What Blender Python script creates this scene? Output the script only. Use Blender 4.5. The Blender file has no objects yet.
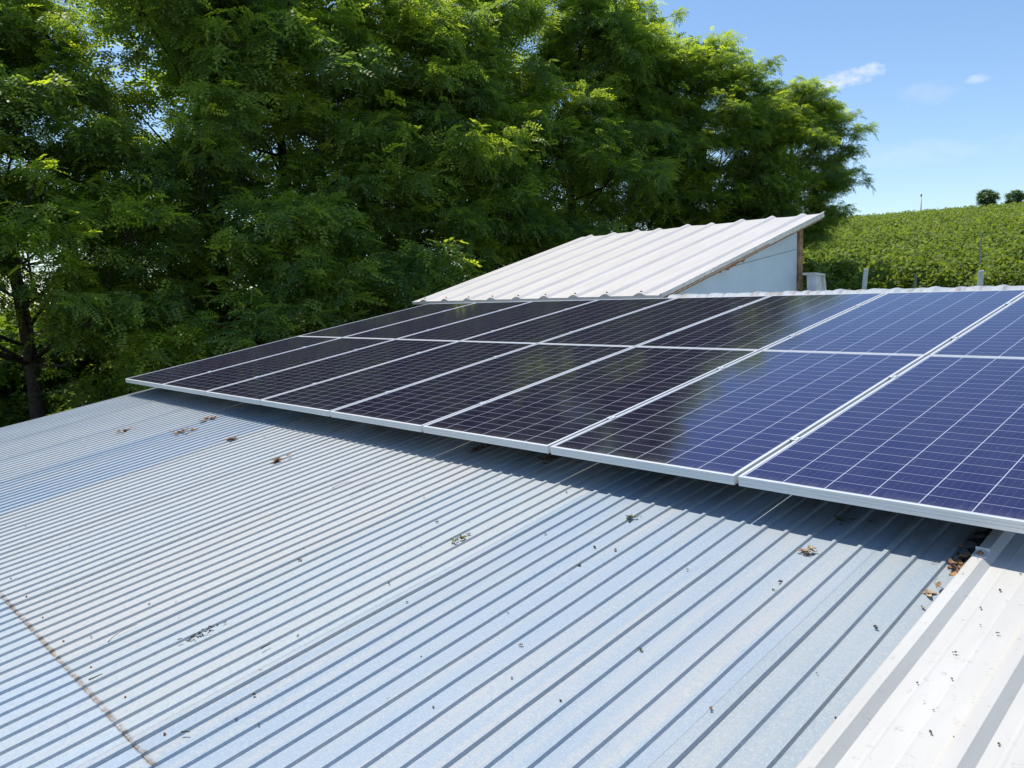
import bpy, math, random
import numpy as np
from mathutils import Matrix, Vector

sc = bpy.context.scene
col = sc.collection
rng = np.random.default_rng(7)
random.seed(7)

# ---------------------------------------------------------------- camera, sky, sun
TILT = math.radians(10.0)                       # pitch of the roof the panels lie on
ROOF = Matrix.Rotation(TILT, 4, 'X')            # roof frame -> world
Rc = [[0.68705, 0.71110, -0.14933], [0.05836, -0.25886, -0.96415], [-0.72426, 0.65370, -0.21935]]
cam = bpy.data.cameras.new('camera')
cam.sensor_width = 36.0
cam.lens = 36.0 * 798.5 / 1024.0
cam.clip_start = 0.05
cam.clip_end = 5000
camo = bpy.data.objects.new('camera', cam)
col.objects.link(camo)
M = Matrix(((Rc[0][0], -Rc[1][0], -Rc[2][0], 9.10235),
            (Rc[0][1], -Rc[1][1], -Rc[2][1], -2.67544),
            (Rc[0][2], -Rc[1][2], -Rc[2][2], 1.21149),
            (0, 0, 0, 1)))
camo.matrix_world = ROOF @ M
sc.camera = camo
CAM = camo.matrix_world.translation.copy()

SUN = (ROOF.to_3x3() @ Vector((-0.43, 0.20, 1.0))).normalized()   # towards the sun
world = bpy.data.worlds.new('World')
sc.world = world
world.use_nodes = True
wn, wl = world.node_tree.nodes, world.node_tree.links
bg = wn['Background']
bg.inputs[1].default_value = 0.12
sky = wn.new('ShaderNodeTexSky')
sky.sky_type = 'NISHITA'
sky.sun_disc = False
sky.sun_elevation = math.asin(SUN.z)
sky.sun_rotation = math.atan2(SUN.x, SUN.y)
sky.air_density = 1.0
sky.dust_density = 0.3
sky.ozone_density = 3.0
# small thin clouds
geo = wn.new('ShaderNodeNewGeometry')
neg = wn.new('ShaderNodeVectorMath'); neg.operation = 'SCALE'; neg.inputs[3].default_value = -1
wl.new(geo.outputs['Incoming'], neg.inputs[0])
sepd = wn.new('ShaderNodeSeparateXYZ'); wl.new(neg.outputs[0], sepd.inputs[0])
def wmath(op, a, b=None, c=None):
    n = wn.new('ShaderNodeMath'); n.operation = op
    for i, v in enumerate((a, b, c)):
        if v is None: continue
        if isinstance(v, (int, float)): n.inputs[i].default_value = v
        else: wl.new(v, n.inputs[i])
    return n.outputs[0]
az = wmath('ARCTAN2', wmath('MULTIPLY', sepd.outputs[0], -1), sepd.outputs[1])
el = wmath('ARCSINE', sepd.outputs[2])
nz = wn.new('ShaderNodeTexNoise'); nz.inputs['Scale'].default_value = 34; nz.inputs['Detail'].default_value = 7
nz.inputs['Roughness'].default_value = 0.62
mp = wn.new('ShaderNodeMapping'); mp.inputs['Scale'].default_value = (1, 1, 1.8)
wl.new(neg.outputs[0], mp.inputs[0]); wl.new(mp.outputs[0], nz.inputs[0])
def cloud(a, e, wa, we, amount, slope=0.0):
    da = wmath('DIVIDE', wmath('SUBTRACT', az, math.radians(a)), math.radians(wa))
    de0 = wmath('SUBTRACT', el, math.radians(e))
    de0 = wmath('ADD', de0, wmath('MULTIPLY', wmath('SUBTRACT', az, math.radians(a)), slope))
    de = wmath('DIVIDE', de0, math.radians(we))
    r2 = wmath('ADD', wmath('MULTIPLY', da, da), wmath('MULTIPLY', de, de))
    m = wmath('SUBTRACT', 1.0, r2)
    v = wmath('ADD', m, wmath('MULTIPLY', wmath('SUBTRACT', nz.outputs[0], 0.50), 3.6))
    n = wn.new('ShaderNodeMath'); n.operation = 'MULTIPLY'; n.use_clamp = True
    wl.new(v, n.inputs[0]); n.inputs[1].default_value = 0.8
    return wmath('MULTIPLY', n.outputs[0], amount)
def umax(*v):
    r = v[0]
    for x in v[1:]: r = wmath('MAXIMUM', r, x)
    return r
cmask = umax(cloud(24.2, 13.5, 2.5, 0.62, 0.62, 0.10), cloud(16.9, 12.5, 0.85, 0.30, 0.35),
             cloud(19.6, 12.0, 2.0, 0.7, 0.10), cloud(20.5, 8.6, 9.0, 0.8, 0.09), cloud(-30, 15, 8, 1.5, 0.5), cloud(70, 24, 9, 2.0, 0.4))
mixc = wn.new('ShaderNodeMix'); mixc.data_type = 'RGBA'
wl.new(cmask, mixc.inputs[0]); 
hs = wn.new('ShaderNodeHueSaturation'); hs.inputs['Saturation'].default_value = 1.06
wl.new(sky.outputs[0], hs.inputs['Color'])
wl.new(hs.outputs[0], mixc.inputs[6]); mixc.inputs[7].default_value = (7.6, 7.2, 7.6, 1)
wl.new(mixc.outputs[2], bg.inputs[0])

sl = bpy.data.lights.new('sun', 'SUN')
sl.energy = 3.5
sl.angle = math.radians(0.53)
sl.color = (1.0, 0.945, 0.85)
so = bpy.data.objects.new('sun', sl)
so.rotation_euler = SUN.to_track_quat('Z', 'Y').to_euler()
so.location = (0, 0, 30)
col.objects.link(so)

sc.view_settings.view_transform = 'Standard'
sc.view_settings.look = 'None'
sc.view_settings.gamma = 1
sc.view_settings.use_curve_mapping = False
sc.view_settings.exposure = 0.5
sc.cycles.max_bounces = 10
sc.cycles.diffuse_bounces = 7
sc.cycles.transparent_max_bounces = 8
sc.cycles.caustics_reflective = False
sc.cycles.caustics_refractive = False

# ---------------------------------------------------------------- helpers
def tag(o, label=None, cat=None, group=None, kind=None):
    if label: o['label'] = label
    if cat: o['category'] = cat
    if group: o['group'] = group
    if kind: o['kind'] = kind
    return o

def empty(name, loc=(0, 0, 0), rot=(0, 0, 0), matrix=None):
    o = bpy.data.objects.new(name, None)
    o.empty_display_size = 0.2
    if matrix is not None: o.matrix_world = matrix
    else:
        o.location = loc; o.rotation_euler = rot
    col.objects.link(o)
    return o

class MB:
    """collects faces, links them as one mesh object"""
    def __init__(s): s.v = []; s.f = []; s.smooth = []
    def add(s, vs, fs, sm=False):
        n = len(s.v); s.v += [tuple(p) for p in vs]
        s.f += [tuple(i + n for i in f) for f in fs]; s.smooth += [sm] * len(fs)
    def box(s, a, b):
        x0, y0, z0 = a; x1, y1, z1 = b
        s.add([(x0,y0,z0),(x1,y0,z0),(x1,y1,z0),(x0,y1,z0),(x0,y0,z1),(x1,y0,z1),(x1,y1,z1),(x0,y1,z1)],
              [(0,3,2,1),(4,5,6,7),(0,1,5,4),(1,2,6,5),(2,3,7,6),(3,0,4,7)])
    def prism(s, pts, axis, a, b):
        """polygon pts (2D) extruded along axis from a to b"""
        def P(p, t):
            if axis == 'x': return (t, p[0], p[1])
            if axis == 'y': return (p[0], t, p[1])
            return (p[0], p[1], t)
        n = len(pts)
        s.add([P(p, a) for p in pts] + [P(p, b) for p in pts],
              [tuple(range(n))[::-1], tuple(range(n, 2*n))] + [(i, (i+1) % n, n+(i+1) % n, n+i) for i in range(n)])
    def tube(s, pts, rad, seg=8, cap=True):
        pts = [Vector(p) for p in pts]; n = len(pts)
        if isinstance(rad, (int, float)): rad = [rad]*n
        vs = []; fs = []
        ref = Vector((0.13, 0.31, 0.94))
        for i, p in enumerate(pts):
            d = (pts[min(i+1, n-1)] - pts[max(i-1, 0)]).normalized()
            a = d.cross(ref)
            if a.length < 1e-3: a = d.cross(Vector((1, 0, 0)))
            a.normalize(); b = d.cross(a)
            for k in range(seg):
                t = 2*math.pi*k/seg
                vs.append(p + (a*math.cos(t) + b*math.sin(t))*rad[i])
        for i in range(n-1):
            for k in range(seg):
                fs.append((i*seg+k, i*seg+(k+1) % seg, (i+1)*seg+(k+1) % seg, (i+1)*seg+k))
        if cap:
            fs.append(tuple(range(seg))[::-1]); fs.append(tuple((n-1)*seg+k for k in range(seg)))
        s.add(vs, fs, True)
    def build(s, name, mat, parent=None, loc=None, fix=True):
        me = bpy.data.meshes.new(name)
        me.from_pydata(s.v, [], s.f)
        me.polygons.foreach_set('use_smooth', s.smooth)
        if fix:
            import bmesh
            bm = bmesh.new(); bm.from_mesh(me)
            bmesh.ops.recalc_face_normals(bm, faces=bm.faces); bm.to_mesh(me); bm.free()
        me.update()
        if mat: me.materials.append(mat)
        o = bpy.data.objects.new(name, me)
        col.objects.link(o)
        if parent: o.parent = parent
        if loc: o.location = loc
        return o

def bevel(o, w, seg=2):
    m = o.modifiers.new('bevel', 'BEVEL'); m.width = w; m.segments = seg; m.limit_method = 'ANGLE'
    return o

def quads_mesh(name, V, C=None):
    """V (n,4,3) float array -> mesh of separate quads, C (n,) shade per quad"""
    n = len(V)
    me = bpy.data.meshes.new(name)
    me.vertices.add(n*4); me.vertices.foreach_set('co', V.reshape(-1).astype(np.float32))
    me.loops.add(n*4); me.loops.foreach_set('vertex_index', np.arange(n*4, dtype=np.int32))
    me.polygons.add(n)
    me.polygons.foreach_set('loop_start', np.arange(0, n*4, 4, dtype=np.int32))
    me.polygons.foreach_set('loop_total', np.full(n, 4, dtype=np.int32))
    me.update(calc_edges=True)
    if C is not None:
        a = me.attributes.new('shade', 'FLOAT', 'FACE')
        a.data.foreach_set('value', C.astype(np.float32))
    return me

# ---- materials
class NT:
    def __init__(s, name):
        s.m = bpy.data.materials.new(name); s.m.use_nodes = True
        s.n = s.m.node_tree.nodes; s.l = s.m.node_tree.links
        s.b = s.n['Principled BSDF']
        s.out = s.n['Material Output']
    def link(s, v, sock):
        if isinstance(v, (int, float)): sock.default_value = v
        elif isinstance(v, (tuple, list)): sock.default_value = (*v, 1) if len(v) == 3 and len(sock.default_value) == 4 else v
        else: s.l.new(v, sock)
    def math(s, op, a, b=None, c=None, clamp=False):
        n = s.n.new('ShaderNodeMath'); n.operation = op; n.use_clamp = clamp
        for i, v in enumerate((a, b, c)):
            if v is not None: s.link(v, n.inputs[i])
        return n.outputs[0]
    def coord(s, which='Object'):
        return s.n.new('ShaderNodeTexCoord').outputs[which]
    def map(s, v, scale=(1, 1, 1), loc=(0, 0, 0)):
        n = s.n.new('ShaderNodeMapping'); n.inputs['Scale'].default_value = scale; n.inputs['Location'].default_value = loc
        s.l.new(v, n.inputs[0]); return n.outputs[0]
    def noise(s, v, scale, detail=4, rough=0.55):
        n = s.n.new('ShaderNodeTexNoise'); n.inputs['Scale'].default_value = scale
        n.inputs['Detail'].default_value = detail; n.inputs['Roughness'].default_value = rough
        s.l.new(v, n.inputs[0]); return n.outputs[0]
    def ramp(s, v, a, b, lo=0.0, hi=1.0):
        n = s.n.new('ShaderNodeMapRange'); s.l.new(v, n.inputs[0])
        for i, x in enumerate((a, b, lo, hi)): n.inputs[i+1].default_value = x
        return n.outputs[0]
    def mix(s, f, a, b):
        n = s.n.new('ShaderNodeMix'); n.data_type = 'RGBA'
        s.link(f, n.inputs[0]); s.link(a, n.inputs[6]); s.link(b, n.inputs[7]); return n.outputs[2]
    def bump(s, h, strength, dist=0.01):
        n = s.n.new('ShaderNodeBump'); n.inputs['Strength'].default_value = strength
        n.inputs['Distance'].default_value = dist
        s.l.new(h, n.inputs['Height']); s.l.new(n.outputs[0], s.b.inputs['Normal'])
    def set(s, **k):
        for a, v in k.items(): s.link(v, s.b.inputs[a.replace('_', ' ')])
        return s.m

def simple(name, c, rough=0.6, metal=0.0, var=0.12, scale=8, spec=0.5):
    t = NT(name); x = t.coord()
    n = t.noise(x, scale, 5)
    d = tuple(v*(1-var*2) for v in c); e = tuple(min(1, v*(1+var)) for v in c)
    return t.set(Base_Color=t.mix(t.ramp(n, .3, .7), d, e), Roughness=rough, Metallic=metal, Specular_IOR_Level=spec)

def mat_leaf(name, dark, light, trans=0.45, gloss=0.35):
    t = NT(name)
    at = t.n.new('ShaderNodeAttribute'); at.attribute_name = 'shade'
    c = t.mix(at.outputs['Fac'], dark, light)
    t.set(Base_Color=c, Roughness=0.5, Specular_IOR_Level=gloss)
    tr = t.n.new('ShaderNodeBsdfTranslucent')
    br = t.n.new('ShaderNodeMix'); br.data_type = 'RGBA'; br.blend_type = 'MULTIPLY'; br.inputs[0].default_value = 1
    t.l.new(c, br.inputs[6]); br.inputs[7].default_value = (1.5, 1.5, 0.55, 1)
    t.l.new(br.outputs[2], tr.inputs[0])
    ms = t.n.new('ShaderNodeMixShader'); ms.inputs[0].default_value = trans
    t.l.new(t.b.outputs[0], ms.inputs[1]); t.l.new(tr.outputs[0], ms.inputs[2])
    t.l.new(ms.outputs[0], t.out.inputs[0])
    return t.m

# blue galvanised roof sheet: object colour = tone of that sheet
def mat_sheet():
    t = NT('painted_sheet'); x = t.coord()
    oi = t.n.new('ShaderNodeObjectInfo')
    base = oi.outputs['Color']
    st = t.noise(t.map(x, (15, .45, 1)), 1.0, 4, .6)            # streaks running down the slope
    c = t.mix(t.math('MULTIPLY', t.ramp(st, .46, .70), .6), base, (.45, .43, .38))
    sp = t.noise(x, 55, 4, .7)
    c = t.mix(t.ramp(sp, .42, .66, .0, .45), c, (.22, .30, .39))
    c = t.mix(t.ramp(t.noise(x, 170, 3, .6), .50, .68, 0, .35), c, (.55, .60, .64))
    big = t.noise(x, 1.3, 3)
    c = t.mix(t.ramp(big, .45, .75, 0, .35), c, (.42, .43, .43))
    # dirt gathered along the lap at v=-2.2 and near the white roof
    sx = t.n.new('ShaderNodeSeparateXYZ'); t.l.new(x, sx.inputs[0])
    d = t.math('ABSOLUTE', t.math('ADD', sx.outputs[1], 2.195))
    lap = t.math('MULTIPLY', t.ramp(d, .004, .013, 1, 0), t.ramp(t.noise(x, 26, 5, .75), .40, .56))
    c = t.mix(t.math('MULTIPLY', lap, .9), c, (.20, .14, .09))
    rust = t.noise(t.map(x, (1, .55, 1), (3.1, 1.7, 0)), 9, 6, .7)
    c = t.mix(t.ramp(rust, .74, .79, 0, .75), c, (.22, .09, .04))
    # dirt that has gathered under the panels
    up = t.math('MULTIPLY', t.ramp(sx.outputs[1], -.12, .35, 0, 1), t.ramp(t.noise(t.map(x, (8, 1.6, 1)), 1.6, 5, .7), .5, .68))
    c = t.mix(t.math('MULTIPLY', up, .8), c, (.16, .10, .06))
    fl = t.noise(x, 120, 2, .5)
    c = t.mix(t.ramp(fl, .72, .76, 0, .5), c, (.25, .22, .17))
    t.bump(t.noise(x, 30, 3), .15, .004)
    return t.set(Base_Color=c, Roughness=t.ramp(sp, .3, .7, .46, .62), Metallic=.0, Specular_IOR_Level=.35)

def mat_white_roof(name, c0, c1, dirt=.5):
    t = NT(name); x = t.coord()
    c = t.mix(t.ramp(t.noise(t.map(x, (5, .8, 1)), 1.5, 5, .6), .35, .7), c0, c1)
    s = t.noise(x, 34, 5, .72)
    c = t.mix(t.math('MULTIPLY', t.ramp(s, .60, .72), dirt), c, (.36, .31, .24))
    s2 = t.noise(t.map(x, (1, .25, 1), (4, 9, 0)), 40, 3, .6)
    c = t.mix(t.math('MULTIPLY', t.ramp(s2, .70, .74), dirt), c, (.20, .17, .13))
    return t.set(Base_Color=c, Roughness=.42, Specular_IOR_Level=.5)

PW, PL = 1.038, 2.094
def mat_cells():
    t = NT('solar_cells'); x = t.coord()
    s = t.n.new('ShaderNodeSeparateXYZ'); t.l.new(x, s.inputs[0])
    mx, my = .017, .021
    pu = (PW-2*mx)/6; pv = (PL-2*my)/24
    def line(v, m, p, hw, soft=.0006):
        f = t.math('FRACT', t.math('DIVIDE', t.math('SUBTRACT', v, m - 10*p), p))
        d = t.math('MULTIPLY', t.math('MINIMUM', f, t.math('SUBTRACT', 1.0, f)), p)
        return t.ramp(d, hw, hw+soft, 1, 0)
    lu = line(s.outputs[0], mx, pu, .0016)
    lv = line(s.outputs[1], my, pv, .0011)
    bus = line(s.outputs[0], mx + pu/12, pu/6, .00035, .0005)
    pads = t.math('MULTIPLY', line(s.outputs[0], mx + pu/12, pu/6, .0018), line(s.outputs[1], my, pv/3, .0016))
    cell = t.noise(t.map(x, (1/pu, 1/pv, 1)), .9, 1)
    oi = t.n.new('ShaderNodeObjectInfo')
    c = t.mix(t.ramp(cell, .3, .7), (.012, .009, .028), (.015, .012, .036))
    c = t.mix(t.math('MULTIPLY', bus, .16), c, (.25, .26, .34))
    c = t.mix(t.math('MULTIPLY', pads, .16), c, (.35, .37, .45))
    c = t.mix(t.math('MULTIPLY', lv, .80), c, (.42, .44, .52))
    c = t.mix(t.math('MULTIPLY', lu, .85), c, (.55, .58, .66))
    ex = t.math('MAXIMUM', t.ramp(t.math('ABSOLUTE', t.math('SUBTRACT', s.outputs[0], PW/2)), PW/2-mx, PW/2-mx+.001),
                t.ramp(t.math('ABSOLUTE', t.math('SUBTRACT', s.outputs[1], PL/2)), PL/2-my, PL/2-my+.001))
    c = t.mix(t.math('MULTIPLY', ex, .8), c, (.55, .58, .64))
    dust = t.noise(x, 6, 5, .6)
    c = t.mix(t.ramp(dust, .35, .8, .0, .035), c, (.45, .42, .38))
    grime = t.math('MULTIPLY', t.ramp(s.outputs[1], .012, .075, 1, 0), t.ramp(t.noise(t.map(x, (14, 3, 1)), 2, 5, .7), .35, .65))
    c = t.mix(t.math('MULTIPLY', grime, .22), c, (.36, .33, .28))
    drop = t.noise(x, 46, 2, .5)
    c = t.mix(t.ramp(drop, .70, .74, 0, .10), c, (.5, .48, .44))
    t.b.inputs['IOR'].default_value = 1.6
    t.b.inputs['Specular Tint'].default_value = (.24, .22, 1.0, 1)
    return t.set(Base_Color=c, Roughness=t.ramp(dust, .3, .7, .07, .12), Specular_IOR_Level=1.0)

def mat_alu():
    t = NT('anodised_aluminium'); x = t.coord()
    n = t.noise(t.map(x, (2, 2, 60)), 6, 3)
    return t.set(Base_Color=t.mix(t.ramp(n, .3, .7), (.66, .68, .70), (.76, .78, .79)), Metallic=.35, Roughness=.42)

M_cells = mat_cells()
M_alu = mat_alu()
M_sheet = mat_sheet()
M_white = mat_white_roof('white_roof_coating', (.60, .585, .545), (.51, .495, .455), .65)
M_shedroof = mat_white_roof('shed_roof_coating', (.63, .60, .57), (.55, .52, .49), .25)
M_wall = simple('rendered_wall', (.52, .50, .46), .9, 0, .1, 3)
M_panelwall = simple('pale_blue_sheet', (.58, .66, .70), .55, 0, .05, 2)
M_wood = simple('weathered_timber', (.42, .24, .12), .8, 0, .3, 12)
M_foam = simple('aged_foam', (.36, .17, .06), .95, 0, .35, 40)
M_rust = simple('rusty_metal', (.42, .22, .12), .8, .2, .3, 60)
M_bark = simple('dark_bark', (.055, .042, .032), .95, 0, .35, 14)
M_post = simple('concrete_post', (.80, .79, .76), .85, 0, .15, 9)
M_wire = simple('galvanised_wire', (.35, .35, .34), .5, .7, .1, 9)
M_dryleaf = simple('dry_leaf', (.30, .16, .07), .8, 0, .4, 40)
M_paleleaf = simple('pale_dry_leaf', (.42, .30, .18), .8, 0, .3, 40)
M_darkbit = simple('dark_dirt', (.035, .030, .024), .9, 0, .3, 60)
M_greenbit = simple('withered_green_leaf', (.13, .15, .05), .8, 0, .4, 60)
M_black = simple('black_cable_tie', (.02, .02, .02), .5, 0, .2, 20)
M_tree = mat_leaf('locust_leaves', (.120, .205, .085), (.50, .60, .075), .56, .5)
M_bush = mat_leaf('bush_leaves', (.07, .13, .03), (.26, .36, .05), .5)
M_vine = mat_leaf('vine_leaves', (.085, .145, .028), (.265, .330, .080), .42, .15)
M_far = mat_leaf('far_tree_leaves', (.09, .16, .08), (.18, .26, .12), .4, .2)

# ---------------------------------------------------------------- terrain
GZ = -2.6
HD = math.radians(19)
hx, hy = -math.sin(HD), math.cos(HD)
def sstep(a, b, x):
    t = np.clip((x-a)/(b-a), 0, 1); return t*t*(3-2*t)
def ground_z(x, y):
    x = np.asarray(x, float); y = np.asarray(y, float)
    dx = x - CAM.x; dy = y - CAM.y
    s = dx*hx + dy*hy; c = dx*hy - dy*hx          # c grows to the right
    r = np.where(s > 9, np.minimum(s-9, 17)*.135, 0) + np.where(s > 26, (np.minimum(s, 150)-26)*.101, 0)
    r = r + np.where(s > 150, 5.5*(1-np.exp(-(s-150)/55.0)) - np.maximum(s-190, 0)*.05, 0)
    r = np.maximum(r, -3)
    ang = np.degrees(np.arctan2(-dx, dy))
    f = 1 - .86*sstep(30, 70, ang) 
    f = np.where(dy < 0, .14, f)
    f = f * (1 + .0011*np.clip(c, -60, 60))
    return GZ + r*f + .12*np.sin(x*.31+1)*np.sin(y*.27)*np.clip((s-12)/20, 0, 1)

def build_ground():
    nr, na = 110, 144
    rad = np.concatenate([[0], np.geomspace(1.5, 3500, nr)])
    a = np.linspace(0, 2*np.pi, na, endpoint=False)
    X = 4 + rad[:, None]*np.cos(a); Y = 2 + rad[:, None]*np.sin(a)
    Z = ground_z(X, Y)
    v = np.stack([X, Y, Z], -1).reshape(-1, 3)
    f = []
    for i in range(nr):
        for k in range(na):
            f.append((i*na+k, (i+1)*na+k, (i+1)*na+(k+1) % na, i*na+(k+1) % na))
    b = MB(); b.v = [tuple(p) for p in v]; b.f = f; b.smooth = [True]*len(f)
    t = NT('grassy_earth'); x = t.coord()
    c = t.mix(t.ramp(t.noise(x, .35, 6, .6), .35, .65), (.07, .12, .025), (.15, .17, .05))
    c = t.mix(t.ramp(t.noise(x, 3.5, 6, .7), .45, .7, 0, .6), c, (.13, .10, .06))
    t.set(Base_Color=c, Roughness=.95, Specular_IOR_Level=.2)
    o = b.build('ground', t.m, fix=False)
    tag(o, 'grassy earth around the buildings rising to a low hill', 'ground', kind='structure')
build_ground()

# ---------------------------------------------------------------- roofs (all in the roof frame)
ZB = -0.183                                           # blue sheet level in the roof frame
U0, U1 = -0.05, 8.30
VTOP = 4.42
def profile(u_from, u_to, ribs, base, top, h):
    """cross-section (u,z) with trapezoid ribs at the given centres"""
    p = [(u_from, 0)]
    for c in ribs:
        p += [(c-base/2, 0), (c-top/2, h), (c+top/2, h), (c+base/2, 0)]
    p.append((u_to, 0))
    return p
def sheet_mesh(b, prof, v0, v1, z, dz=0, nseg=1, lift=0.0):
    n = len(prof); vs = []
    for k in range(nseg+1):
        v = v0 + (v1-v0)*k/nseg
        for (u, h) in prof:
            w1 = .0012*math.sin(u*3.1+v*1.9) + .0010*math.sin(u*7.7-v*4.3+1) + .0006*math.sin(v*9.1+u*2)
            vs.append((u + .0016*math.sin(v*1.7+u*5) + .0008*math.sin(v*5.3+u*17), v, z + h + (w1 if nseg > 1 else 0)))
    fs = [(k*n+i, k*n+i+1, (k+1)*n+i+1, (k+1)*n+i) for k in range(nseg) for i in range(n-1)]
    b.add(vs, fs)
blue = empty('metal_roof_building', matrix=ROOF.copy())
tag(blue, 'low building under the blue-grey ribbed metal roof with solar panels on it', 'building')
# rib centres, spacing eases from 81 to 92 mm as in the two sheet batches
ribs = []; u = U0 + .046
while u < U1 - .03:
    ribs.append(u); u += .0832 + .0107*float(sstep(6.6, 7.6, u))
edges = [U0, 0.80, 1.65, 2.48, 3.33, 4.18, 4.99, 5.83, 6.57, 7.45, 7.98, U1]
tones = [(.66,.70,.73),(.68,.71,.73),(.64,.68,.71),(.46,.56,.68),(.70,.71,.71),(.71,.71,.70),(.72,.71,.68),(.62,.66,.68),(.46,.55,.65),(.46,.54,.63),(.46,.52,.56)]
tones_low = [(.6,.68,.74),(.6,.68,.74),(.62,.69,.74),(.50,.61,.72),(.62,.69,.74),(.62,.69,.74),(.60,.68,.75),(.57,.66,.75),(.50,.60,.72),(.5,.6,.7),(.5,.58,.66)]
for i in range(len(edges)-1):
    a, c = edges[i], edges[i+1]
    # snap seams to mid-pan
    rr = [r for r in ribs if a <= r < c]
    nx = [r for r in ribs if r >= c]
    a2 = rr[0]-.041; c2 = nx[0]-.038 if i < len(edges)-2 and nx else 8.275
    for (v0, v1, tn, zz, lf) in ((-2.2, VTOP, tones, ZB, .0025), (-4.6, -2.12, tones_low, ZB-.0016, .0)):
        b = MB()
        ht = [(r) for r in rr]
        pr = profile(a2, c2, ht, .023, .012, .0090)
        sheet_mesh(b, pr, v0, v1, zz + .0006*(i % 2), nseg=26)
        # turned front lip gives the sheet its edge
        n = len(pr); vs = [(q[0], v0, zz+q[1]+.0006*(i % 2)) for q in pr] + [(q[0], v0+.0005, zz+q[1]-.0022) for q in pr]
        b.add(vs, [(k, k+1, n+k+1, n+k) for k in range(n-1)])
        if i:   # raised overlapping edge rib
            r0 = rr[0]
            sheet_mesh(b, [(r0-.0165, .0007), (r0-.008, .0106), (r0+.008, .0106), (r0+.0135, .0012)], v0-.002, v1, zz, nseg=26)
        o = b.build('roof_sheet', M_sheet, blue, fix=False)
        q_ = tn[i]; o.color = (q_[0]*.635, q_[1]*.66, q_[2]*.662, 1)
# screws along the lap and in rows
scr_me = None
for v in (-2.13,):
    for k, r_ in enumerate(ribs[::4]):
        if r_ > 8.2: continue
        if scr_me is None:
            b = MB(); b.tube([(0, 0, 0), (0, 0, .002)], .0045, 10); b.tube([(0, 0, .002), (0, 0, .006)], .003, 6)
            o = b.build('screw', M_rust, blue); scr_me = o.data
        else:
            o = bpy.data.objects.new('screw', scr_me); col.objects.link(o); o.parent = blue
        o.location = (r_+.042, v + .012*math.sin(k*7.3), ZB)
# far slope and ridge cap
b = MB()
pr = profile(U0, U1+4.1, [U0+.1+.0875*k*2 for k in range(69)], .05, .02, .012)
n = len(pr)
D = math.tan(2*TILT)
vs = [(q[0], VTOP, ZB-.01+q[1]) for q in pr] + [(q[0], VTOP+3.2, ZB-.01+q[1]-3.2*D) for q in pr]
b.add(vs, [(k, k+1, n+k+1, n+k) for k in range(n-1)])
o = b.build('rear_roof_slope', M_sheet, blue, fix=False); o.color = (.58, .66, .72, 1)
# ridge cap: corrugated strip that stands a little above the panels
b = MB(); rows = []
nU = 420; ua, ub = 3.95, 12.4
sec = [(-.20, -.135), (-.10, -.06), (-.035, -.018), (0, -.014), (.035, -.018), (.16, -.055), (.32, -.13)]
vs = []
for i in range(nU+1):
    uu = ua + (ub-ua)*i/nU
    w = .0035*math.sin(uu*2*math.pi/.165) + .003*math.sin(uu*2*math.pi/.41+1) + .003*math.sin(uu*23.7+2)+.003*math.sin(uu*61)
    for (dv, z) in sec: vs.append((uu, VTOP+.05+dv, z + w*(1 if -.12 < dv < .3 else .5)))
m = len(sec)
b.add(vs, [(i*m+j, (i+1)*m+j, (i+1)*m+j+1, i*m+j+1) for i in range(nU) for j in range(m-1)], True)
o = b.build('ridge_cap', M_sheet, blue, fix=False); o.color = (.36, .40, .44, 1)
b = MB()
b.box((U0, VTOP-.12, ZB-.06), (3.3, VTOP+.02, ZB-.004))
b.build('ridge_batten', M_wood, blue)
# gable trim and the body of the building, plumb walls
b = MB()
b.box((U0-.035, -4.6, ZB-.16), (U0-.004, VTOP, ZB-.006))
b.build('gable_board', M_wall, blue)
def wall_body(name, x0, x1, parent, ys=(-4.2, 4.28), top=-.2):
    b = MB()
    def w(y, z):            # world (y,z) -> roof frame
        return (y*math.cos(TILT)+z*math.sin(TILT), -y*math.sin(TILT)+z*math.cos(TILT))
    y0, y1 = ys
    pts = [w(y0, GZ-.3), w(y1, GZ-.3), w(y1, y1*math.tan(TILT)+top), w(y0, y0*math.tan(TILT)+top)]
    b.prism(pts, 'x', x0, x1)
    return b.build(name, M_wall, parent)
wall_body('wall', U0+.12, U1-.05, blue)

# white ribbed roof on the right
wr = empty('white_roof_building', matrix=ROOF.copy())
tag(wr, 'building with the white ribbed roof in the bottom right corner, beside the blue-grey roof', 'building')
WZ = -0.160
wribs = [8.284 + .2445*k for k in range(18)]
def wprof(c0):
    p = []
    c = c0
    p += [(c-.030, -.004), (c-.012, .021), (c+.020, .021), (c+.044, 0)]
    for mm in (.085, .150):
        p += [(c+mm-.007, 0), (c+mm-.002, .0007), (c+mm+.002, .0007), (c+mm+.007, 0)]
    return p
for k in range(0, 16, 4):
    pr = []
    for j in range(4): pr += wprof(wribs[k+j])
    pr += [(wribs[k+4]-.0345, 0)]
    if k: pr = pr
    b = MB(); sheet_mesh(b, pr, -4.8, VTOP, WZ, nseg=26)
    n = len(pr)
    b.add([(q[0], -4.8, WZ+q[1]) for q in pr] + [(q[0], -4.8, WZ-.05) for q in pr], [(i, i+1, n+i+1, n+i) for i in range(n-1)])
    o = b.build('roof_sheet', M_white, wr, fix=False)
wall_body('wall', U1+.02, wribs[16]-.15, wr)

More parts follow.
